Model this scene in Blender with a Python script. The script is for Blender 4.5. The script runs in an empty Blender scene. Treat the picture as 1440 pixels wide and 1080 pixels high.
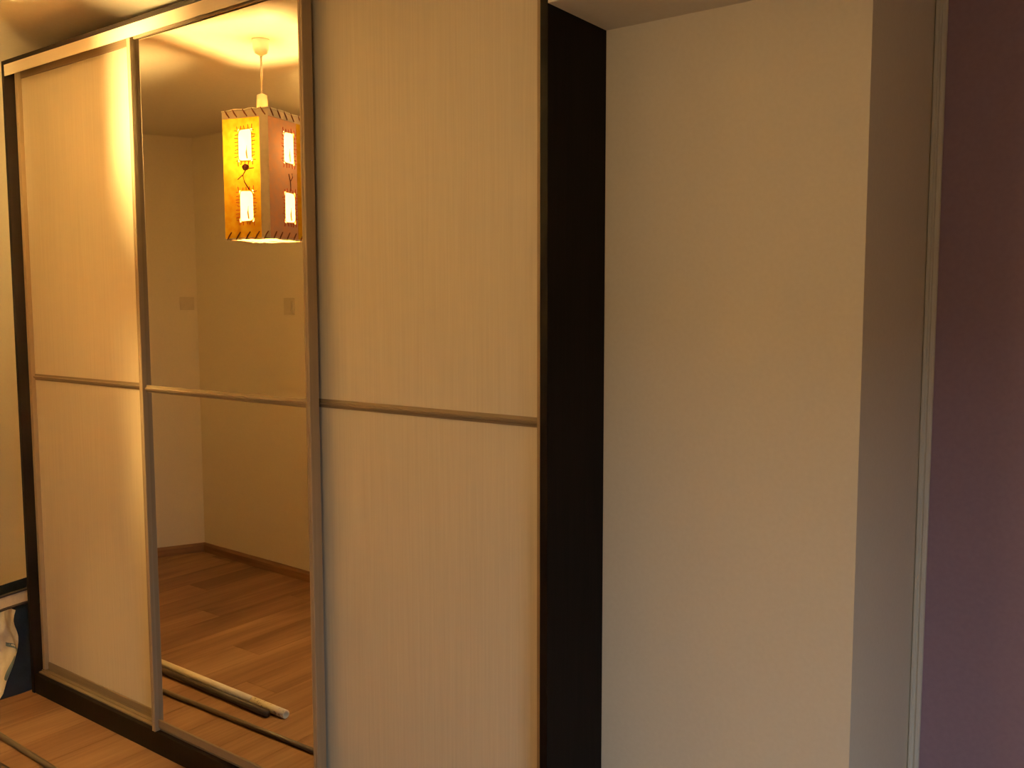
import bpy, bmesh, math, random
from mathutils import Vector, Matrix

# ---------------------------------------------------------------- camera, world, exposure
scene = bpy.context.scene
COL = scene.collection
random.seed(7)

CAM = Vector((1.17133, -1.73667, 1.56995))
YAW, PITCH, ROLL, FPX = 0.63237, 0.08748, -0.00184, 1281.3731
fw = Vector((-math.sin(YAW) * math.cos(PITCH), math.cos(YAW) * math.cos(PITCH), -math.sin(PITCH)))
rt = Vector((math.cos(YAW), math.sin(YAW), 0))
up = rt.cross(fw)
r2 = rt * math.cos(ROLL) + up * math.sin(ROLL)
u2 = -rt * math.sin(ROLL) + up * math.cos(ROLL)
cam_data = bpy.data.cameras.new('camera')
cam_data.sensor_fit = 'HORIZONTAL'
cam_data.sensor_width = 36.0
cam_data.lens = FPX / 1440 * 36.0
cam_data.clip_start = 0.02
cam = bpy.data.objects.new('camera', cam_data)
M = Matrix.Identity(4)
for i in range(3):
    M[i][0], M[i][1], M[i][2], M[i][3] = r2[i], u2[i], -fw[i], CAM[i]
cam.matrix_world = M
COL.objects.link(cam)
scene.camera = cam

world = bpy.data.worlds.new('dusk_sky')
world.use_nodes = True
wb = world.node_tree.nodes['Background']
wb.inputs[0].default_value = (0.74, 0.93, 1.10, 1)      # overcast dusk, even all round
wb.inputs[1].default_value = 7.0
scene.world = world

scene.view_settings.view_transform = 'Standard'
scene.view_settings.look = 'None'
scene.view_settings.exposure = 0.0
scene.view_settings.gamma = 1.0
scene.view_settings.use_curve_mapping = False
scene.cycles.caustics_reflective = False
scene.cycles.caustics_refractive = False

BULB_STRENGTH = 30000.0
BULB_COLOR = (1.0, 0.64, 0.21, 1)
DOME_STRENGTH = 31.0
DOME_COLOR = (1.0, 0.66, 0.31, 1)

# room dimensions (metres); wardrobe front plane is y = 0, its right side x = 0
CEIL = 2.59
NICHE_Y = 0.256          # plane of the back wall / pier beside the wardrobe
PIER_X = 0.63
PURPLE_Y = 0.8275
SOFFIT_Z = 2.237
WARD_L = -2.526
WARD_H = 2.50
CORNER = Vector((-3.79, -1.67))
RIGHT_X = 2.4
REAR_Y = -2.9

# ---------------------------------------------------------------- helpers
def link(o, parent=None):
    COL.objects.link(o)
    if parent is not None:
        o.parent = parent
    return o

def obj(name, bm, mat, parent=None, smooth=False):
    me = bpy.data.meshes.new(name)
    bmesh.ops.recalc_face_normals(bm, faces=bm.faces[:])
    bm.to_mesh(me)
    bm.free()
    if smooth:
        for p in me.polygons:
            p.use_smooth = True
    me.materials.append(mat)
    return link(bpy.data.objects.new(name, me), parent)

def empty(name, loc=(0, 0, 0), parent=None):
    o = bpy.data.objects.new(name, None)
    o.empty_display_size = 0.05
    o.location = loc
    return link(o, parent)

def tag(o, label=None, cat=None, group=None, kind=None):
    if label: o['label'] = label
    if cat: o['category'] = cat
    if group: o['group'] = group
    if kind: o['kind'] = kind
    return o

def box(bm, a, b, bevel=0.0):
    x0, y0, z0 = a
    x1, y1, z1 = b
    vs = [bm.verts.new(v) for v in ((x0, y0, z0), (x1, y0, z0), (x1, y1, z0), (x0, y1, z0),
                                    (x0, y0, z1), (x1, y0, z1), (x1, y1, z1), (x0, y1, z1))]
    fs = [bm.faces.new([vs[i] for i in f]) for f in ((0, 3, 2, 1), (4, 5, 6, 7), (0, 1, 5, 4), (1, 2, 6, 5), (2, 3, 7, 6), (3, 0, 4, 7))]
    if bevel:
        es = list({e for f in fs for e in f.edges})
        bmesh.ops.bevel(bm, geom=es, offset=bevel, segments=2, affect='EDGES', profile=0.5)

def boxed(a, b, bevel=0.0):
    bm = bmesh.new()
    box(bm, a, b, bevel)
    return bm

def prism(poly, axis, c0, c1):
    """extrude a 2-D outline along x, y or z"""
    bm = bmesh.new()
    def P(u, v, c):
        return {'x': (c, u, v), 'y': (u, c, v), 'z': (u, v, c)}[axis]
    n = len(poly)
    A = [bm.verts.new(P(u, v, c0)) for u, v in poly]
    B = [bm.verts.new(P(u, v, c1)) for u, v in poly]
    bm.faces.new(A)
    bm.faces.new(B[::-1])
    for i in range(n):
        bm.faces.new((A[i], A[(i + 1) % n], B[(i + 1) % n], B[i]))
    return bm

def tube(bm, pts, rad, n=8, cap=True):
    pts = [Vector(p) for p in pts]
    rads = rad if isinstance(rad, (list, tuple)) else [rad] * len(pts)
    rings = []
    for i, p in enumerate(pts):
        d = (pts[min(i + 1, len(pts) - 1)] - pts[max(i - 1, 0)]).normalized()
        a = d.cross(Vector((0, 0, 1)))
        if a.length < 1e-3:
            a = d.cross(Vector((0, 1, 0)))
        a.normalize()
        b = d.cross(a)
        rings.append([bm.verts.new(p + (a * math.cos(2 * math.pi * k / n) + b * math.sin(2 * math.pi * k / n)) * rads[i]) for k in range(n)])
    for r0, r1 in zip(rings, rings[1:]):
        for k in range(n):
            bm.faces.new((r0[k], r0[(k + 1) % n], r1[(k + 1) % n], r1[k]))
    if cap:
        bm.faces.new(rings[0][::-1])
        bm.faces.new(rings[-1])

def lathe(bm, prof, n=20, c=(0, 0, 0)):
    rings = []
    for r, z in prof:
        rings.append([bm.verts.new((c[0] + r * math.cos(2 * math.pi * k / n), c[1] + r * math.sin(2 * math.pi * k / n), c[2] + z)) for k in range(n)])
    for r0, r1 in zip(rings, rings[1:]):
        for k in range(n):
            bm.faces.new((r0[k], r0[(k + 1) % n], r1[(k + 1) % n], r1[k]))
    bm.faces.new(rings[0][::-1])
    bm.faces.new(rings[-1])

# ---------------------------------------------------------------- materials
def new_mat(name):
    m = bpy.data.materials.new(name)
    m.use_nodes = True
    nt = m.node_tree
    return m, nt, nt.nodes['Principled BSDF']

def noise_mat(name, c0, c1, scale=(20, 20, 20), rough=0.6, bump=0.0, bump_dist=0.002, detail=4, metallic=0.0, spec=0.5, lo=0.3, hi=0.7, rough_var=0.0):
    m, nt, b = new_mat(name)
    N, L = nt.nodes, nt.links
    tc = N.new('ShaderNodeTexCoord')
    mp = N.new('ShaderNodeMapping')
    mp.inputs['Scale'].default_value = scale
    nz = N.new('ShaderNodeTexNoise')
    nz.inputs['Scale'].default_value = 1.0
    nz.inputs['Detail'].default_value = detail
    rp = N.new('ShaderNodeValToRGB')
    rp.color_ramp.elements[0].position = lo
    rp.color_ramp.elements[1].position = hi
    rp.color_ramp.elements[0].color = (*c0, 1)
    rp.color_ramp.elements[1].color = (*c1, 1)
    L.new(tc.outputs['Object'], mp.inputs['Vector'])
    L.new(mp.outputs['Vector'], nz.inputs['Vector'])
    L.new(nz.outputs['Fac'], rp.inputs['Fac'])
    L.new(rp.outputs['Color'], b.inputs['Base Color'])
    b.inputs['Roughness'].default_value = rough
    b.inputs['Metallic'].default_value = metallic
    b.inputs['Specular IOR Level'].default_value = spec
    if bump:
        bp = N.new('ShaderNodeBump')
        bp.inputs['Strength'].default_value = bump
        bp.inputs['Distance'].default_value = bump_dist
        L.new(nz.outputs['Fac'], bp.inputs['Height'])
        L.new(bp.outputs['Normal'], b.inputs['Normal'])
    return m

MAT = {}
MAT['wall'] = noise_mat('beige_wall_paint', (0.83, 0.755, 0.62), (0.86, 0.785, 0.65), (90, 90, 90), 0.75, 0.15, 0.001, spec=0.25)
MAT['ceiling'] = noise_mat('ceiling_paint', (0.83, 0.755, 0.64), (0.86, 0.785, 0.67), (60, 60, 60), 0.85, 0.1, 0.001, spec=0.2)
MAT['purple'] = noise_mat('mauve_wall_paint', (0.385, 0.262, 0.335), (0.415, 0.285, 0.36), (80, 80, 80), 0.7, 0.15, 0.001, spec=0.25)
MAT['trim'] = noise_mat('white_trim_paint', (0.80, 0.76, 0.68), (0.84, 0.80, 0.72), (40, 40, 10), 0.45)
MAT['wenge'] = noise_mat('wenge_laminate', (0.005, 0.003, 0.0028), (0.010, 0.006, 0.0052), (120, 120, 4), 0.55, 0.1, 0.0005, spec=0.10)
MAT['alu'] = noise_mat('champagne_aluminium', (0.37, 0.28, 0.175), (0.42, 0.32, 0.205), (160, 160, 3), 0.5, metallic=0.15, spec=0.3)
MAT['rail'] = noise_mat('champagne_aluminium_rail', (0.26, 0.20, 0.135), (0.30, 0.235, 0.16), (3, 160, 160), 0.5, metallic=0.15, spec=0.3)
MAT['fascia'] = noise_mat('champagne_track', (0.78, 0.68, 0.53), (0.82, 0.72, 0.57), (3, 120, 120), 0.45)
MAT['base'] = noise_mat('oak_skirting', (0.20, 0.10, 0.045), (0.30, 0.16, 0.075), (4, 4, 60), 0.5)
MAT['plastic'] = noise_mat('cream_plastic', (0.78, 0.70, 0.56), (0.82, 0.74, 0.60), (30, 30, 30), 0.35)
MAT['switch'] = noise_mat('ivory_switch_plastic', (0.68, 0.60, 0.46), (0.72, 0.64, 0.50), (30, 30, 30), 0.35)
MAT['pipe'] = noise_mat('cream_pipe', (0.66, 0.57, 0.41), (0.82, 0.74, 0.58), (14, 60, 60), 0.5, 0.1)
MAT['pipe_end'] = noise_mat('dirty_pipe_end', (0.38, 0.30, 0.20), (0.80, 0.72, 0.56), (60, 90, 90), 0.6, 0.2, lo=0.36, hi=0.44)
MAT['tubing'] = noise_mat('dark_brown_tubing', (0.045, 0.03, 0.02), (0.07, 0.048, 0.03), (8, 90, 90), 0.5)
MAT['rod'] = noise_mat('taupe_rod', (0.12, 0.09, 0.065), (0.16, 0.125, 0.09), (6, 90, 90), 0.4)

def linen_mat():
    m, nt, b = new_mat('cream_linen_laminate')
    N, L = nt.nodes, nt.links
    tc = N.new('ShaderNodeTexCoord')
    outs = []
    for sc_, det in (((330, 330, 5.0), 3), ((160, 160, 2.5), 2), ((500, 500, 90), 2)):
        mp = N.new('ShaderNodeMapping')
        mp.inputs['Scale'].default_value = sc_
        nz = N.new('ShaderNodeTexNoise')
        nz.inputs['Scale'].default_value = 1.0
        nz.inputs['Detail'].default_value = det
        L.new(tc.outputs['Object'], mp.inputs['Vector'])
        L.new(mp.outputs['Vector'], nz.inputs['Vector'])
        outs.append(nz.outputs['Fac'])
    a = N.new('ShaderNodeMath'); a.operation = 'ADD'
    L.new(outs[0], a.inputs[0]); L.new(outs[1], a.inputs[1])
    a2 = N.new('ShaderNodeMath'); a2.operation = 'MULTIPLY'
    L.new(a.outputs[0], a2.inputs[0]); a2.inputs[1].default_value = 0.5
    rp = N.new('ShaderNodeValToRGB')
    rp.color_ramp.elements[0].position = 0.33
    rp.color_ramp.elements[1].position = 0.67
    rp.color_ramp.elements[0].color = (0.695, 0.605, 0.465, 1)
    rp.color_ramp.elements[1].color = (0.765, 0.675, 0.525, 1)
    L.new(a2.outputs[0], rp.inputs['Fac'])
    L.new(rp.outputs['Color'], b.inputs['Base Color'])
    b.inputs['Roughness'].default_value = 0.5
    b.inputs['Specular IOR Level'].default_value = 0.4
    bp = N.new('ShaderNodeBump')
    bp.inputs['Strength'].default_value = 0.25
    bp.inputs['Distance'].default_value = 0.0006
    L.new(a2.outputs[0], bp.inputs['Height'])
    L.new(bp.outputs['Normal'], b.inputs['Normal'])
    return m
MAT['linen'] = linen_mat()

def mirror_mat():
    m, nt, b = new_mat('mirror_glass')
    b.inputs['Base Color'].default_value = (0.86, 0.83, 0.76, 1)
    b.inputs['Metallic'].default_value = 1.0
    b.inputs['Roughness'].default_value = 0.0
    return m
MAT['mirror'] = mirror_mat()

def plank_mat():
    m, nt, b = new_mat('oak_laminate')
    N, L = nt.nodes, nt.links
    tc = N.new('ShaderNodeTexCoord')
    oi = N.new('ShaderNodeObjectInfo')
    mul = N.new('ShaderNodeVectorMath'); mul.operation = 'SCALE'
    cmb = N.new('ShaderNodeCombineXYZ')
    for k in range(3): L.new(oi.outputs['Random'], cmb.inputs[k])
    L.new(cmb.outputs[0], mul.inputs[0]); mul.inputs['Scale'].default_value = 37.0
    add = N.new('ShaderNodeVectorMath'); add.operation = 'ADD'
    L.new(tc.outputs['Object'], add.inputs[0]); L.new(mul.outputs[0], add.inputs[1])
    def nz(scale, detail, dist=0.0):
        mp = N.new('ShaderNodeMapping'); mp.inputs['Scale'].default_value = scale
        n = N.new('ShaderNodeTexNoise'); n.inputs['Scale'].default_value = 1.0
        n.inputs['Detail'].default_value = detail; n.inputs['Distortion'].default_value = dist
        L.new(add.outputs[0], mp.inputs['Vector']); L.new(mp.outputs['Vector'], n.inputs['Vector'])
        return n.outputs['Fac']
    broad = nz((9, 0.9, 1), 3, 0.6)
    fine = nz((70, 3.0, 1), 4)
    mx = N.new('ShaderNodeMath'); mx.operation = 'MULTIPLY_ADD'
    L.new(fine, mx.inputs[0]); mx.inputs[1].default_value = 0.35; L.new(broad, mx.inputs[2])
    rnd = N.new('ShaderNodeMath'); rnd.operation = 'MULTIPLY_ADD'
    L.new(oi.outputs['Random'], rnd.inputs[0]); rnd.inputs[1].default_value = 0.16; L.new(mx.outputs[0], rnd.inputs[2])
    rp = N.new('ShaderNodeValToRGB')
    e = rp.color_ramp.elements
    e[0].position = 0.5; e[0].color = (0.165, 0.082, 0.042, 1)
    e[1].position = 1.0; e[1].color = (0.37, 0.22, 0.122, 1)
    k = e.new(0.74); k.color = (0.26, 0.142, 0.076, 1)
    L.new(rnd.outputs[0], rp.inputs['Fac'])
    L.new(rp.outputs['Color'], b.inputs['Base Color'])
    b.inputs['Roughness'].default_value = 0.5
    b.inputs['Specular IOR Level'].default_value = 0.35
    bp = N.new('ShaderNodeBump'); bp.inputs['Strength'].default_value = 0.15; bp.inputs['Distance'].default_value = 0.0006
    L.new(fine, bp.inputs['Height']); L.new(bp.outputs['Normal'], b.inputs['Normal'])
    return m
MAT['plank'] = plank_mat()
MAT['screed'] = noise_mat('floor_underlay', (0.05, 0.03, 0.02), (0.07, 0.045, 0.03), (20, 20, 20), 0.9)

def paper_mat(name, c0, c1, trans, clear=0.0, scale=(40, 40, 40)):
    """sheet of hand-made paper: diffuse, translucent and (for thin paper) partly clear"""
    m = bpy.data.materials.new(name); m.use_nodes = True
    nt = m.node_tree; N, L = nt.nodes, nt.links
    for n in list(N): N.remove(n)
    out = N.new('ShaderNodeOutputMaterial')
    tc = N.new('ShaderNodeTexCoord')
    mp = N.new('ShaderNodeMapping'); mp.inputs['Scale'].default_value = scale
    nz = N.new('ShaderNodeTexNoise'); nz.inputs['Scale'].default_value = 1.0; nz.inputs['Detail'].default_value = 5
    rp = N.new('ShaderNodeValToRGB')
    rp.color_ramp.elements[0].position = 0.35; rp.color_ramp.elements[1].position = 0.65
    rp.color_ramp.elements[0].color = (*c0, 1); rp.color_ramp.elements[1].color = (*c1, 1)
    L.new(tc.outputs['Object'], mp.inputs[0]); L.new(mp.outputs[0], nz.inputs['Vector']); L.new(nz.outputs['Fac'], rp.inputs['Fac'])
    d = N.new('ShaderNodeBsdfDiffuse'); t = N.new('ShaderNodeBsdfTranslucent')
    L.new(rp.outputs[0], d.inputs['Color']); L.new(rp.outputs[0], t.inputs['Color'])
    mx = N.new('ShaderNodeMixShader'); mx.inputs[0].default_value = trans
    L.new(d.outputs[0], mx.inputs[1]); L.new(t.outputs[0], mx.inputs[2])
    last = mx.outputs[0]
    if clear:
        c = N.new('ShaderNodeBsdfTransparent')
        m2 = N.new('ShaderNodeMixShader'); m2.inputs[0].default_value = clear
        L.new(last, m2.inputs[1]); L.new(c.outputs[0], m2.inputs[2]); last = m2.outputs[0]
    L.new(last, out.inputs['Surface'])
    return m
MAT['yellow_paper'] = paper_mat('yellow_fibre_paper', (0.84, 0.40, 0.022), (0.88, 0.54, 0.035), 0.0020)
MAT['salmon_paper'] = paper_mat('salmon_fibre_paper', (0.70, 0.40, 0.28), (0.80, 0.40, 0.23), 0.0003)
MAT['pale_paper'] = paper_mat('pale_seam_paper', (0.82, 0.70, 0.56), (0.88, 0.76, 0.62), 0.0085)
MAT['white_paper'] = paper_mat('thin_white_paper', (0.90, 0.88, 0.82), (0.94, 0.92, 0.88), 0.5, 0.09)
MAT['diffuser'] = paper_mat('white_diffuser_paper', (0.90, 0.88, 0.82), (0.94, 0.92, 0.88), 0.85, 0.055)
MAT['thread'] = noise_mat('red_thread', (0.70, 0.09, 0.03), (0.80, 0.14, 0.05), (200, 200, 200), 0.8)
MAT['cord_brown'] = noise_mat('brown_lace', (0.22, 0.07, 0.03), (0.34, 0.12, 0.05), (200, 200, 200), 0.8)
MAT['cord_cream'] = noise_mat('cream_cord', (0.78, 0.70, 0.55), (0.86, 0.78, 0.64), (150, 150, 150), 0.8)
MAT['bud'] = noise_mat('dried_bud', (0.10, 0.02, 0.01), (0.22, 0.05, 0.02), (200, 200, 200), 0.8)

def glow_mat(name, color, strength):
    m = bpy.data.materials.new(name); m.use_nodes = True
    nt = m.node_tree
    for n in list(nt.nodes): nt.nodes.remove(n)
    out = nt.nodes.new('ShaderNodeOutputMaterial'); e = nt.nodes.new('ShaderNodeEmission')
    e.inputs['Color'].default_value = color
    e.inputs['Strength'].default_value = strength
    nt.links.new(e.outputs[0], out.inputs['Surface'])
    return m
MAT['bulb'] = glow_mat('bulb_glow', BULB_COLOR, BULB_STRENGTH)
MAT['dome'] = glow_mat('fill_dome_glow', DOME_COLOR, DOME_STRENGTH)  # glow of the added, unseen opal lamp

def glass_mat():
    m, nt, b = new_mat('window_glass')
    b.inputs['Base Color'].default_value = (0.95, 0.97, 0.97, 1)
    b.inputs['Roughness'].default_value = 0.0
    b.inputs['Transmission Weight'].default_value = 1.0
    b.inputs['IOR'].default_value = 1.02
    return m
MAT['glass'] = glass_mat()
MAT['bag_white'] = noise_mat('white_bag_plastic', (0.62, 0.58, 0.50), (0.84, 0.80, 0.72), (14, 14, 14), 0.4, 0.5, 0.01)
MAT['bag_navy'] = noise_mat('navy_bag_plastic', (0.004, 0.007, 0.018), (0.009, 0.016, 0.038), (16, 16, 16), 0.4, 0.5, 0.01)
MAT['bag_blue'] = noise_mat('grey_blue_print', (0.10, 0.16, 0.22), (0.16, 0.24, 0.30), (20, 20, 20), 0.45)
MAT['strap_dark'] = noise_mat('dark_strap_edge', (0.03, 0.018, 0.015), (0.05, 0.03, 0.025), (60, 60, 60), 0.7)
MAT['strap_tan'] = noise_mat('tan_strap', (0.62, 0.46, 0.30), (0.70, 0.54, 0.36), (60, 60, 60), 0.7)

# ---------------------------------------------------------------- room shell
def struct(name, bm, mat, label=None):
    return tag(obj(name, bm, mat), label, None, None, 'structure')

floor = struct('floor', boxed((-5.0, REAR_Y - 0.2, -0.12), (RIGHT_X + 0.2, 1.05, -0.009)), MAT['screed'])
PW, PL = 0.193, 1.285
x = -4.80
row = 0
full_mesh = {}
def plank_mesh(length):
    key = round(length, 3)
    if key not in full_mesh:
        g = 0.0005
        me_ob = boxed((g, g, -0.0085), (PW - g, length - g, 0.0), 0.0006)
        me = bpy.data.meshes.new('plank')
        bmesh.ops.recalc_face_normals(me_ob, faces=me_ob.faces[:])
        me_ob.to_mesh(me); me_ob.free()
        me.materials.append(MAT['plank'])
        full_mesh[key] = me
    return full_mesh[key]
while x < RIGHT_X:
    y = REAR_Y - [0.0, 0.43, 0.86, 0.21, 0.64, 1.07][row % 6]
    while y < PURPLE_Y:
        y0, y1 = max(y, REAR_Y), min(y + PL, PURPLE_Y)
        if y1 - y0 > 0.02:
            o = bpy.data.objects.new('plank', plank_mesh(y1 - y0))
            o.location = (x, y0, 0)
            link(o, floor)
        y += PL
    x += PW
    row += 1

struct('ceiling', boxed((-5.0, REAR_Y - 0.2, CEIL), (RIGHT_X + 0.2, 1.05, CEIL + 0.12)), MAT['ceiling'])
# lowered beam beside the wardrobe, in front of the pier
struct('trim_2', boxed((0.0, 0.0, SOFFIT_Z), (PIER_X, NICHE_Y, CEIL)), MAT['ceiling'], 'lowered plaster beam between wardrobe and pier')
struct('wall_pier', boxed((0.0, NICHE_Y, 0.0), (PIER_X, PURPLE_Y + 0.12, CEIL)), MAT['wall'], 'beige wall pier right of the wardrobe')
struct('wall_back', boxed((-4.95, NICHE_Y, 0.0), (WARD_L - 0.004, 0.72, CEIL)), MAT['wall'])
struct('wall_niche', boxed((WARD_L - 0.004, 0.62, 0.0), (0.0, 0.72, CEIL)), MAT['wall'])
struct('wall_alcove', boxed((PIER_X, PURPLE_Y, 0.0), (RIGHT_X, PURPLE_Y + 0.12, CEIL)), MAT['purple'], 'mauve painted wall behind the pier')
# angled left wall and opposite wall (both seen in the mirror)
LW = Vector((-4.70, NICHE_Y))
OPP = Vector((-0.60, -1.545))
def wall_strip(name, a, b, thick, mat, z0=0.0, z1=CEIL):
    d = (b - a).normalized()
    n = Vector((d.y, -d.x)) * thick
    poly = [(a.x, a.y), (b.x, b.y), (b.x + n.x, b.y + n.y), (a.x + n.x, a.y + n.y)]
    return struct(name, prism(poly, 'z', z0, z1), mat)
wall_strip('wall_left', CORNER, LW, -0.12, MAT['wall'])
# opposite wall is a solid block, its end forms the corner towards the entrance
poly = [(CORNER.x, CORNER.y), (OPP.x, OPP.y), (OPP.x, REAR_Y), (CORNER.x - 0.6, REAR_Y)]
struct('wall_opposite', prism(poly, 'z', 0.0, CEIL), MAT['wall'])
struct('wall_rear', boxed((OPP.x, REAR_Y - 0.12, 0.0), (RIGHT_X, REAR_Y, CEIL)), MAT['wall'])
# right wall; its unseen window is added to let in cool light
WY0, WY1, WZ0, WZ1 = -2.30, -1.10, 0.06, 2.10
BLIND_Z = 1.30
bm = bmesh.new()
box(bm, (RIGHT_X, REAR_Y, 0), (RIGHT_X + 0.15, WY0, CEIL))
box(bm, (RIGHT_X, WY1, 0), (RIGHT_X + 0.15, PURPLE_Y + 0.12, CEIL))
box(bm, (RIGHT_X, WY0, 0), (RIGHT_X + 0.15, WY1, WZ0))
box(bm, (RIGHT_X, WY0, WZ1), (RIGHT_X + 0.15, WY1, CEIL))
struct('wall_right', bm, MAT['wall'])
bm = bmesh.new()
xm = RIGHT_X + 0.06
for a, b in (((xm, WY0, WZ0), (xm + 0.05, WY0 + 0.05, WZ1)), ((xm, WY1 - 0.05, WZ0), (xm + 0.05, WY1, WZ1)),
             ((xm, WY0 + 0.05, WZ0), (xm + 0.05, WY1 - 0.05, WZ0 + 0.05)), ((xm, WY0 + 0.05, WZ1 - 0.05), (xm + 0.05, WY1 - 0.05, WZ1)),
             ((xm, (WY0 + WY1) / 2 - 0.03, WZ0 + 0.05), (xm + 0.05, (WY0 + WY1) / 2 + 0.03, WZ1 - 0.05))):
    box(bm, a, b)
win = struct('added_window', bm, MAT['trim'])
obj('added_blind', boxed((RIGHT_X + 0.03, WY0 + 0.01, BLIND_Z), (RIGHT_X + 0.034, WY1 - 0.01, WZ1)), MAT['trim'], win)  # unseen blind added so the daylight comes in low
struct('ground', boxed((RIGHT_X + 0.2, -14.0, -0.20), (16.0, 12.0, -0.10)), MAT['screed'])
portal = bpy.data.lights.new('added_daylight', 'AREA')  # portal for sky light through the added window
portal.shape = 'RECTANGLE'
portal.size = BLIND_Z - WZ0
portal.size_y = WY1 - WY0
portal.cycles.is_portal = True
po = bpy.data.objects.new('added_daylight', portal)
po.location = (RIGHT_X + 0.14, (WY0 + WY1) / 2, (WZ0 + BLIND_Z) / 2)
po.rotation_euler = (0, math.radians(90), 0)
COL.objects.link(po)

# skirting boards
def baseboard(name, a, b, h=0.058, t=0.014):
    d = (b - a).normalized()
    n = Vector((-d.y, d.x))
    prof = [(0, 0), (t, 0), (t, h * 0.72), (t * 0.55, h * 0.92), (t * 0.3, h), (0, h)]
    bm = bmesh.new()
    A = [bm.verts.new((a.x + n.x * u, a.y + n.y * u, z)) for u, z in prof]
    B = [bm.verts.new((b.x + n.x * u, b.y + n.y * u, z)) for u, z in prof]
    bm.faces.new(A); bm.faces.new(B[::-1])
    for i in range(len(prof)):
        j = (i + 1) % len(prof)
        bm.faces.new((A[i], A[j], B[j], B[i]))
    return struct(name, bm, MAT['base'])
baseboard('baseboard_opposite', CORNER, OPP)
baseboard('baseboard_left', LW, CORNER)

# ribbed white trim in the corner between pier return and mauve wall
x0, x1, yf = 0.6315, 0.6590, PURPLE_Y
prof = [(x0, yf), (x0, yf - 0.012), (x0 + 0.003, yf - 0.015), (x0 + 0.008, yf - 0.015), (x0 + 0.011, yf - 0.009), (x0 + 0.015, yf - 0.009),
        (x0 + 0.018, yf - 0.015), (x1 - 0.003, yf - 0.015), (x1, yf - 0.012), (x1, yf)]
struct('trim_1', prism(prof, 'z', 0.0, CEIL), MAT['trim'], 'narrow ribbed white trim at the mauve wall')

# ---------------------------------------------------------------- sliding wardrobe
ward = empty('sliding_wardrobe', ((WARD_L) / 2, 0.3, 0))
tag(ward, 'tall dark-framed wardrobe with three sliding doors, the middle one mirrored', 'wardrobe')
OFF = Vector(ward.location)
def wpart(name, bm, mat, parent=ward, label=None, smooth=False):
    bmesh.ops.translate(bm, verts=bm.verts[:], vec=-OFF)
    o = obj(name, bm, mat, parent, smooth)
    if label: o['label'] = label
    return o
BT = 0.018
wpart('side_panel', boxed((-0.021, 0.0, 0.0), (0.0, 0.60, WARD_H), 0.001), MAT['wenge'])
wpart('side_panel', boxed((WARD_L, 0.0, 0.0), (WARD_L + BT, 0.60, WARD_H), 0.001), MAT['wenge'])
wpart('top_panel', boxed((WARD_L + BT, 0.0, WARD_H - 0.016), (-0.021, 0.60, WARD_H), 0.001), MAT['wenge'])
wpart('plinth', boxed((WARD_L + BT, 0.004, 0.0), (-0.021, 0.10, 0.078), 0.001), MAT['wenge'])
wpart('back_panel', boxed((WARD_L + BT, 0.592, 0.08), (-0.021, 0.60, WARD_H - 0.016)), MAT['wenge'])
# top track: fascia in front, hollow behind
tz0, tz1 = 2.4425, WARD_H - 0.016
prof = [(0.001, tz0), (0.004, tz0), (0.004, tz1 - 0.008), (0.088, tz1 - 0.008), (0.088, tz1), (0.001, tz1)]
wpart('top_track', prism(prof, 'x', WARD_L + BT + 0.001, -0.022), MAT['fascia'], label='pale champagne fascia above the sliding doors')
# bottom track with ribs
prof = [(0.022, 0.078), (0.022, 0.083), (0.034, 0.084), (0.034, 0.088), (0.037, 0.088), (0.037, 0.084), (0.052, 0.084), (0.052, 0.088),
        (0.055, 0.088), (0.055, 0.084), (0.066, 0.084), (0.088, 0.083), (0.088, 0.078)]
wpart('bottom_track', prism(prof, 'x', WARD_L + BT + 0.001, -0.022), MAT['rail'])

Z0, Z1 = 0.089, 2.468            # door bottom / top
MZ0, MZ1 = 1.2735, 1.2980        # middle rail
RB, RT = 0.118, 2.4405           # inner edges of bottom and top rails

def stile(parent, x_in, side, yl, width):
    """upright profile whose nose stands 17 mm proud of the panel; side=-1 is left of the panel"""
    s = side
    xo = x_in + s * width
    prof = [(x_in, yl + 0.030), (x_in, yl + 0.002), (x_in + s * 0.002, yl), (x_in + s * width * 0.45, yl), (x_in + s * width * 0.52, yl + 0.0015),
            (x_in + s * width * 0.60, yl + 0.0015), (x_in + s * width * 0.67, yl), (xo - s * 0.002, yl), (xo, yl + 0.002), (xo, yl + 0.034), (x_in, yl + 0.034)]
    return wpart('stile', prism(prof, 'z', Z0 - (0.010 if yl < 0.02 else 0.0), Z1), MAT['alu'], parent)

def hrail(parent, name, xa, xb, za, zb, yl, ribs):
    fl = yl + 0.014
    if ribs:
        h = zb - za
        prof = [(fl + 0.016, za), (fl + 0.002, za), (fl + 0.001, za + h * 0.30), (fl - 0.004, za + h * 0.36), (fl - 0.005, za + h * 0.60),
                (fl + 0.000, za + h * 0.68), (fl + 0.002, zb), (fl + 0.016, zb)]
    else:
        prof = [(fl + 0.016, za), (fl, za), (fl, zb - 0.002), (fl + 0.002, zb), (fl + 0.016, zb)]
    return wpart(name, prism(prof, 'x', xa, xb), MAT['rail'], parent)

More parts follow.
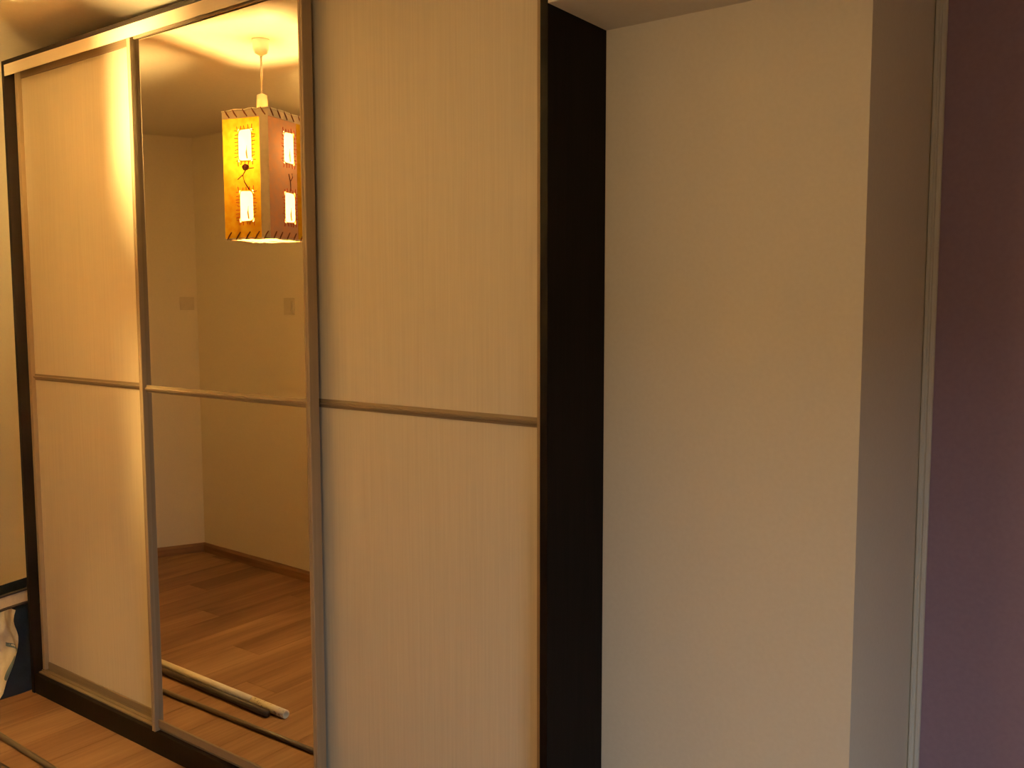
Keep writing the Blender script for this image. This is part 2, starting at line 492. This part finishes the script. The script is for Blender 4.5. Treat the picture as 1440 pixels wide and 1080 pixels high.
def door(xa, xb, yl, wl, wr, mat, label, upper_label=None):
    """xa..xb is the visible panel between the stiles, yl the front of the stile lip"""
    d = empty('sliding_door', (0, 0, 0), ward)
    d['label'] = label
    pf = yl + 0.018
    wpart('door_panel', boxed((xa, pf, MZ1 - 0.002), (xb, pf + 0.010, RT + 0.004)), mat, d)
    wpart('door_panel', boxed((xa, pf, RB - 0.004), (xb, pf + 0.010, MZ0 + 0.002)), mat, d)
    stile(d, xa, -1, yl, wl)
    stile(d, xb, 1, yl, wr)
    hrail(d, 'middle_rail', xa, xb, MZ0, MZ1, yl, True)
    hrail(d, 'top_rail', xa, xb, RT, Z1, yl, False)
    hrail(d, 'bottom_rail', xa, xb, Z0, RB, yl, False)
    return d

door(-2.489, -1.665, 0.038, 0.018, 0.019, MAT['linen'], 'cream linen-patterned sliding door at the left end')
door(-1.6555, -0.834, 0.002, 0.019, 0.019, MAT['mirror'], 'mirrored sliding door in the middle, on the front track')
door(-0.850, -0.0565, 0.038, 0.019, 0.019, MAT['linen'], 'cream linen-patterned sliding door at the right end')

# ---------------------------------------------------------------- pendant lamp
LX, LY = -1.755, -0.576
lamp = empty('pendant_lamp', (LX, LY, CEIL))
tag(lamp, 'square yellow paper pendant lamp with laced edges and stitched windows, glowing in the mirror', 'lamp')
S0, S1 = 1.822 - CEIL, 2.306 - CEIL      # shade bottom / top relative to the ceiling
HALF = 0.107
bm = bmesh.new()
lathe(bm, [(0.034, 0.0), (0.034, -0.004), (0.031, -0.012), (0.030, -0.034), (0.024, -0.050), (0.010, -0.058), (0.005, -0.062)], 24)
obj('ceiling_rose', bm, MAT['plastic'], lamp, True)
bm = bmesh.new()
tube(bm, [(0, 0, -0.060), (0.001, 0, -0.13), (0.0, 0, -0.206)], 0.005, 10)
obj('cord', bm, MAT['plastic'], lamp, True)
bm = bmesh.new()
lathe(bm, [(0.006, -0.204), (0.019, -0.210), (0.021, -0.235), (0.022, -0.275), (0.026, -0.280), (0.026, -0.290), (0.021, -0.294), (0.021, -0.372), (0.016, -0.385)], 20)
obj('socket', bm, MAT['plastic'], lamp, True)
bm = bmesh.new()
lathe(bm, [(0.014, -0.385), (0.018, -0.396), (0.026, -0.416), (0.030, -0.440), (0.027, -0.464), (0.017, -0.478), (0.004, -0.484)], 16)
obj('bulb', bm, MAT['bulb'], lamp, True)
# wire frame that carries the shade
bm = bmesh.new()
zt = S1 - 0.012
for k in range(3):
    a = 2 * math.pi * k / 3 + 0.4
    e = 0.109 / max(abs(math.cos(a)), abs(math.sin(a)))
    tube(bm, [(0.022 * math.cos(a), 0.022 * math.sin(a), -0.285), (e * math.cos(a), e * math.sin(a), zt)], 0.0015, 6)
wire = obj('wire_frame', bm, MAT['plastic'], lamp)
YAWL = math.atan2(-0.232, 0.973)         # yellow front faces the wardrobe
wire.rotation_euler.z = YAWL

def sheet(bm, xs, zs, holes, y):
    """flat paper sheet from grid lines with rounded window openings in the cells listed in holes"""
    for i in range(len(xs) - 1):
        for j in range(len(zs) - 1):
            a, b, c, d = xs[i], xs[i + 1], zs[j], zs[j + 1]
            if (i, j) not in holes:
                bm.faces.new([bm.verts.new(v) for v in ((a, y, c), (b, y, c), (b, y, d), (a, y, d))])
                continue
            cx, cz, hw, hh = (a + b) / 2, (c + d) / 2, (b - a) / 2, (d - c) / 2
            n = 24
            inner, outer = [], []
            for k in range(n):
                t = 2 * math.pi * (k + 0.5) / n
                ct, st = math.cos(t), math.sin(t)
                m = max(abs(ct), abs(st))
                outer.append(bm.verts.new((cx + hw * ct / m, y, cz + hh * st / m)))
                w = 1 + 0.03 * math.sin(3 * t + i + j)
                inner.append(bm.verts.new((cx + (hw - 0.004) * math.copysign(abs(ct) ** 0.28, ct) * w, y, cz + (hh - 0.004) * math.copysign(abs(st) ** 0.28, st) * w)))
            for k in range(n):
                q = (k + 1) % n
                bm.faces.new((outer[k], outer[q], inner[q], inner[k]))

WUZ = (2.112 - CEIL, 2.235 - CEIL)      # upper window
WLZ = (1.885 - CEIL, 2.005 - CEIL)      # lower window

def face(rot, main, wx, strip_left, strip_right, strip_mat_l, strip_mat_r, face_label):
    """one side of the shade, built facing +y and turned into place"""
    ww = 0.034
    xa = -HALF + strip_left
    xb = HALF - strip_right
    zs_top = S1 - 0.030
    bm = bmesh.new()
    sheet(bm, [xa, wx - ww, wx + ww, xb], [S0, WLZ[0], WLZ[1], WUZ[0], WUZ[1], zs_top], {(1, 1), (1, 3)}, HALF)
    bmesh.ops.remove_doubles(bm, verts=bm.verts[:], dist=1e-5)
    f = obj('paper_panel', bm, main, lamp)
    f.rotation_euler.z = rot
    if face_label: f['label'] = face_label
    # pale strips
    def strip(x0, x1, z0, z1, mat, name):
        bm = bmesh.new()
        box(bm, (x0, HALF - 0.0004, z0), (x1, HALF + 0.0012, z1))
        o = obj(name, bm, mat, lamp); o.rotation_euler.z = rot
    strip(-HALF, HALF, zs_top, S1, MAT['pale_paper'], 'border_strip')
    if strip_left: strip(-HALF, xa, S0, zs_top, strip_mat_l, 'seam_strip')
    if strip_right: strip(xb, HALF, S0, zs_top, strip_mat_r, 'seam_strip')
    for (z0, z1) in (WUZ, WLZ):
        bm = bmesh.new()
        y = HALF - 0.002
        bm.faces.new([bm.verts.new(v) for v in ((wx - ww, y, z0), (wx + ww, y, z0), (wx + ww, y, z1), (wx - ww, y, z1))])
        obj('window_paper', bm, MAT['white_paper'], f)
        # radial red stitches round the opening
        bm = bmesh.new()
        cx, cz, hw, hh = wx, (z0 + z1) / 2, ww, (z1 - z0) / 2
        pts = []
        for k in range(5): pts += [(-hw + hw * 2 * k / 4, hh, 0, 1), (-hw + hw * 2 * k / 4, -hh, 0, -1)]
        for k in range(9): pts += [(-hw, -hh + hh * 2 * (k + .5) / 9, -1, 0), (hw, -hh + hh * 2 * (k + .5) / 9, 1, 0)]
        for px, pz, dx, dz in pts:
            jx, jz = random.uniform(-.004, .004), random.uniform(-.004, .004)
            tube(bm, [(cx + px - dx * 0.002, HALF + 0.001, cz + pz - dz * 0.002), (cx + px + dx * 0.012 + jx, HALF + 0.002, cz + pz + dz * 0.012 + jz)], 0.0015, 5)
        s = obj('stitching', bm, MAT['thread'], f); s['kind'] = 'stuff'
        # dried grass blade behind the paper
        bm = bmesh.new()
        tube(bm, [(wx + ww * 0.25, HALF - 0.0005, z0 + 0.012), (wx + ww * 0.15, HALF - 0.0005, z0 + 0.035), (wx + ww * 0.22, HALF - 0.0005, z0 + 0.060)], [0.0028, 0.0032, 0.001], 6)
        obj('grass_blade', bm, MAT['cord_brown'], f)
    # dried flower between the two openings (stems only on the salmon side)
    zc = (WUZ[0] + WLZ[1]) / 2
    bm = bmesh.new()
    y = HALF + 0.003
    if main is MAT['yellow_paper']:
        tube(bm, [(wx + 0.016, y, zc - 0.052), (wx - 0.004, y, zc - 0.024), (wx - 0.012, y, zc + 0.002), (wx + 0.002, y, zc + 0.022)], [0.0022, 0.002, 0.002, 0.0018], 6)
        tube(bm, [(wx - 0.012, y, zc + 0.004), (wx - 0.036, y, zc - 0.012)], 0.0018, 6)
        tube(bm, [(wx + 0.002, y, zc + 0.026), (wx + 0.040, y, zc + 0.028)], 0.0018, 6)
    else:
        tube(bm, [(wx + 0.004, y, zc - 0.050), (wx + 0.002, y, zc - 0.012), (wx - 0.008, y, zc + 0.016)], 0.0017, 6)
        tube(bm, [(wx + 0.002, y, zc - 0.012), (wx + 0.016, y, zc + 0.006), (wx + 0.012, y, zc + 0.020)], 0.0015, 6)
    obj('dried_stem', bm, MAT['bud'], f)
    if main is MAT['yellow_paper']:
        bm = bmesh.new()
        bmesh.ops.create_icosphere(bm, subdivisions=2, radius=0.015)
        for v in bm.verts:
            v.co = Vector((v.co.x * 1.1 * (1 + 0.15 * math.sin(v.co.z * 400)), v.co.y * 0.35, v.co.z * 0.85)) + Vector((wx + 0.004, HALF + 0.006, zc + 0.032))
        obj('dried_bud', bm, MAT['bud'], f, True)
    # lacing over the rims
    for z, sgn, n in ((S1, -1, 5), (S0, 1, 5)):
        for k in range(n):
            lx = HALF - HALF * 2 * (k + 0.5) / n + random.uniform(-.004, .004)
            bm = bmesh.new()
            tube(bm, [(lx - 0.010, HALF + 0.002, z - sgn * 0.003), (lx, HALF + 0.003, z + sgn * 0.012), (lx + 0.011, HALF + 0.002, z + sgn * 0.026)], [0.002, 0.0027, 0.0022], 6)
            o = obj('lace', bm, MAT['cord_brown'], lamp); o.rotation_euler.z = rot

face(YAWL, MAT['yellow_paper'], -0.002, 0.0, 0.040, None, MAT['pale_paper'], 'glowing yellow panel facing the wardrobe')
face(YAWL - math.pi / 2, MAT['salmon_paper'], 0.018, 0.0, 0.040, None, MAT['yellow_paper'], 'salmon panel with a yellow edge')
face(YAWL + math.pi / 2, MAT['yellow_paper'], 0.004, 0.0, 0.0, None, None, None)
face(YAWL + math.pi, MAT['yellow_paper'], 0.004, 0.0, 0.0, None, None, None)
# white paper closes the shade from below
bm = bmesh.new()
z = S0 + 0.004
bm.faces.new([bm.verts.new(v) for v in ((-HALF, -HALF, z), (HALF, -HALF, z), (HALF, HALF, z), (-HALF, HALF, z))])
o = obj('bottom_diffuser', bm, MAT['diffuser'], lamp); o.rotation_euler.z = YAWL
# fuzzy cream cord round both rims
for z in (S1, S0):
    bm = bmesh.new()
    pts = []
    cs = [(-HALF, -HALF), (HALF, -HALF), (HALF, HALF), (-HALF, HALF), (-HALF, -HALF)]
    for (ax, ay), (bx, by) in zip(cs, cs[1:]):
        for k in range(12):
            t = k / 12
            pts.append((ax + (bx - ax) * t, ay + (by - ay) * t, z + random.uniform(-.002, .002)))
    pts.append((cs[0][0], cs[0][1], z))
    tube(bm, pts, 0.0035, 6)
    o = obj('rim_cord', bm, MAT['cord_cream'], lamp, True); o.rotation_euler.z = YAWL

# opal lamp added out of view to light the pier and right door
hang = empty('fill_lamp', (0.04, -1.30, CEIL))
tag(hang, 'added opal lamp on a short stem, out of view, lighting the pier', 'lamp')
bm = bmesh.new()
lathe(bm, [(0.050, 0.0), (0.050, -0.015), (0.020, -0.030), (0.008, -0.034), (0.008, -0.365), (0.060, -0.372), (0.122, -0.385), (0.124, -0.398), (0.116, -0.400)], 24)
obj('stem_and_holder', bm, MAT['trim'], hang, True)
bm = bmesh.new()
lathe(bm, [(0.115, -0.400), (0.113, -0.430), (0.100, -0.462), (0.075, -0.488), (0.040, -0.504), (0.010, -0.508)], 24)
obj('fill_dome', bm, MAT['dome'], hang, True)

# ---------------------------------------------------------------- wall switches seen in the mirror
def switch(name, pos, along, normal, w, h, label):
    t = empty(name, pos)
    a, n, z = Vector((*along, 0)).normalized(), Vector((*normal, 0)).normalized(), Vector((0, 0, 1))
    def slab(w, h, d0, d1, bev):
        bm = boxed((-w / 2, d0, -h / 2), (w / 2, d1, h / 2), bev)
        for v in bm.verts:
            v.co = a * v.co.x + n * v.co.y + z * v.co.z
        return bm
    obj('plate', slab(w, h, 0.0, 0.010, 0.002), MAT['switch'], t)
    obj('rocker', slab(w * 0.62, h * 0.62, 0.010, 0.0135, 0.001), MAT['switch'], t)
    tag(t, label, 'switch', 'switches on the walls across from the wardrobe')
    return t
dl = (LW - CORNER).normalized()
pL = CORNER + dl * 0.062
switch('light_switch', (pL.x, pL.y, 1.578), dl, (dl.y, -dl.x), 0.084, 0.080, 'square wall switch close to the room corner, seen in the mirror')
do = (OPP - CORNER).normalized()
pR = CORNER + do * ((-2.876 - CORNER.x) / do.x)
switch('light_switch', (pR.x, pR.y, 1.559), do, (-do.y, do.x), 0.086, 0.096, 'upright wall switch right of the corner, seen beside the mirror door edge')

# ---------------------------------------------------------------- things on the floor
bm = bmesh.new()
A, B = Vector((-2.72, -0.252, 0.010)), Vector((-1.02, -0.292, 0.010))
tube(bm, [A, A.lerp(B, .3), A.lerp(B, .6), B], 0.0095, 10)
tag(obj('metal_rod', bm, MAT['rod'], None, True), 'thin taupe rod lying on the floor in front of the wardrobe', 'rod')
pipe = empty('plastic_pipe', (-1.95, -0.415, 0.0))
tag(pipe, 'cream plastic pipe with a worn end lying on the floor, seen in the mirror', 'pipe')
def pipe_seg(name, xa, xb, mat, r=0.0165):
    bm = bmesh.new()
    n = 14
    rings = []
    for xx in (xa, xb):
        for rr in (r,):
            rings.append([bm.verts.new((xx + 1.95, 0.01 * (xx + 1.95) + rr * math.cos(2 * math.pi * k / n), r + rr * math.sin(2 * math.pi * k / n))) for k in range(n)])
    ri = 0.011
    inner = [[bm.verts.new((xx + 1.95, 0.01 * (xx + 1.95) + ri * math.cos(2 * math.pi * k / n), r + ri * math.sin(2 * math.pi * k / n))) for k in range(n)] for xx in (xa, xb)]
    for k in range(n):
        q = (k + 1) % n
        bm.faces.new((rings[0][k], rings[0][q], rings[1][q], rings[1][k]))
        bm.faces.new((inner[0][k], inner[1][k], inner[1][q], inner[0][q]))
        for e in (0, 1):
            bm.faces.new((rings[e][k], inner[e][k], inner[e][q], rings[e][q]))
    return obj(name, bm, mat, pipe, True)
pipe_seg('pipe_body', -2.60, -1.70, MAT['pipe'])
pipe_seg('pipe_end', -1.70, -1.500, MAT['pipe_end'], 0.0165)

bm = bmesh.new()
tube(bm, [(-2.58, -0.384, 0.0145), (-2.1, -0.380, 0.0145), (-1.565, -0.376, 0.0145)], 0.0142, 10)  # dark tube making the dark band beside the pipe
tag(obj('dark_tubing', bm, MAT['tubing'], None, True), 'dark brown conduit lying alongside the cream pipe, slightly shorter', 'tubing')

# ---------------------------------------------------------------- carrier bag left of the wardrobe
bag = empty('carrier_bag', (-2.76, 0.03, 0))
tag(bag, 'crumpled white and navy carrier bag on the floor beside the wardrobe', 'bag')
def bag_surface(fn, nu, nv):
    bm = bmesh.new()
    g = [[bm.verts.new(Vector(fn(i / nu, j / nv)) - Vector(bag.location)) for j in range(nv + 1)] for i in range(nu + 1)]
    for i in range(nu):
        for j in range(nv):
            bm.faces.new((g[i][j], g[i + 1][j], g[i + 1][j + 1], g[i][j + 1]))
    return bm
def crump(u, v, s):
    return 0.010 * math.sin(9 * u + 4 * v + s) * math.sin(7 * v - 3 * u + 2 * s) + 0.004 * math.sin(23 * u - 17 * v + s)
def front_y(v):     # front of the bag leans out at the bottom
    return -0.130 + 0.105 * min(1, v * 1.9) ** 0.7 if v < .53 else -0.025 + 0.012 * (v - .53)
HB = 0.335
def right_x(v):
    return -2.548 - 0.035 * v
bag_front = bag_surface(lambda u, v: (right_x(v) - 0.36 * u, front_y(v) + crump(u, v, 1), HB * v + 0.002 + 0.006 * math.sin(8 * u) * v), 18, 18)
obj('front_panel', bag_front, MAT['bag_white'], bag, True)
obj('side_gusset', bag_surface(lambda u, v: (right_x(v) + 0.4 * crump(u, v, 3) * math.sin(math.pi * min(u, 1)), front_y(v) + (0.24 - front_y(v)) * u + crump(0, v, 1) * (1 - u), HB * v + 0.002 + 0.03 * u * v), 14, 16), MAT['bag_navy'], bag, True)
obj('side_gusset', bag_surface(lambda u, v: (right_x(v) - 0.36, front_y(v) + (0.22 - front_y(v)) * u + crump(1, v, 1) * (1 - u), HB * v + 0.002 + 0.02 * u * v), 8, 12), MAT['bag_navy'], bag, True)
obj('back_panel', bag_surface(lambda u, v: (right_x(v) - 0.36 * u, 0.235 + 0.5 * crump(u, v, 5), (HB + 0.03) * v + 0.002), 12, 12), MAT['bag_navy'], bag, True)
# grey-blue printed bands across the white front
for v0, v1, u1 in ((0.50, 0.545, 0.30), (0.20, 0.44, 0.07)):
    obj('printed_band', bag_surface(lambda u, v: (right_x(v0 + (v1 - v0) * v) - 0.36 * u1 * u + 0.001, front_y(v0 + (v1 - v0) * v) + crump(u1 * u, v0 + (v1 - v0) * v, 1) - 0.0025, HB * (v0 + (v1 - v0) * v) + 0.002), 10, 8), MAT['bag_blue'], bag, True)
# flat carrying strap with dark bound edges
STRAP = [Vector(q) for q in ((-2.598, 0.20, 0.375), (-2.600, 0.12, 0.402), (-2.600, 0.04, 0.409), (-2.600, -0.04, 0.404), (-2.610, -0.11, 0.393), (-2.650, -0.155, 0.365), (-2.710, -0.120, 0.345), (-2.740, -0.050, 0.345))]
def strap_pt(t, w):
    k = t * (len(STRAP) - 1)
    i = min(int(k), len(STRAP) - 2)
    return STRAP[i].lerp(STRAP[i + 1], k - i) + Vector((0, -0.004 * w, -0.056 * w))
obj('strap', bag_surface(lambda u, v: strap_pt(u, v), 21, 3), MAT['strap_tan'], bag, True)
for w in (0.0, 1.0):
    bm = bmesh.new()
    tube(bm, [strap_pt(k / 21, w) - Vector(bag.location) for k in range(22)], 0.006, 8)
    obj('strap_edge', bm, MAT['strap_dark'], bag, True)
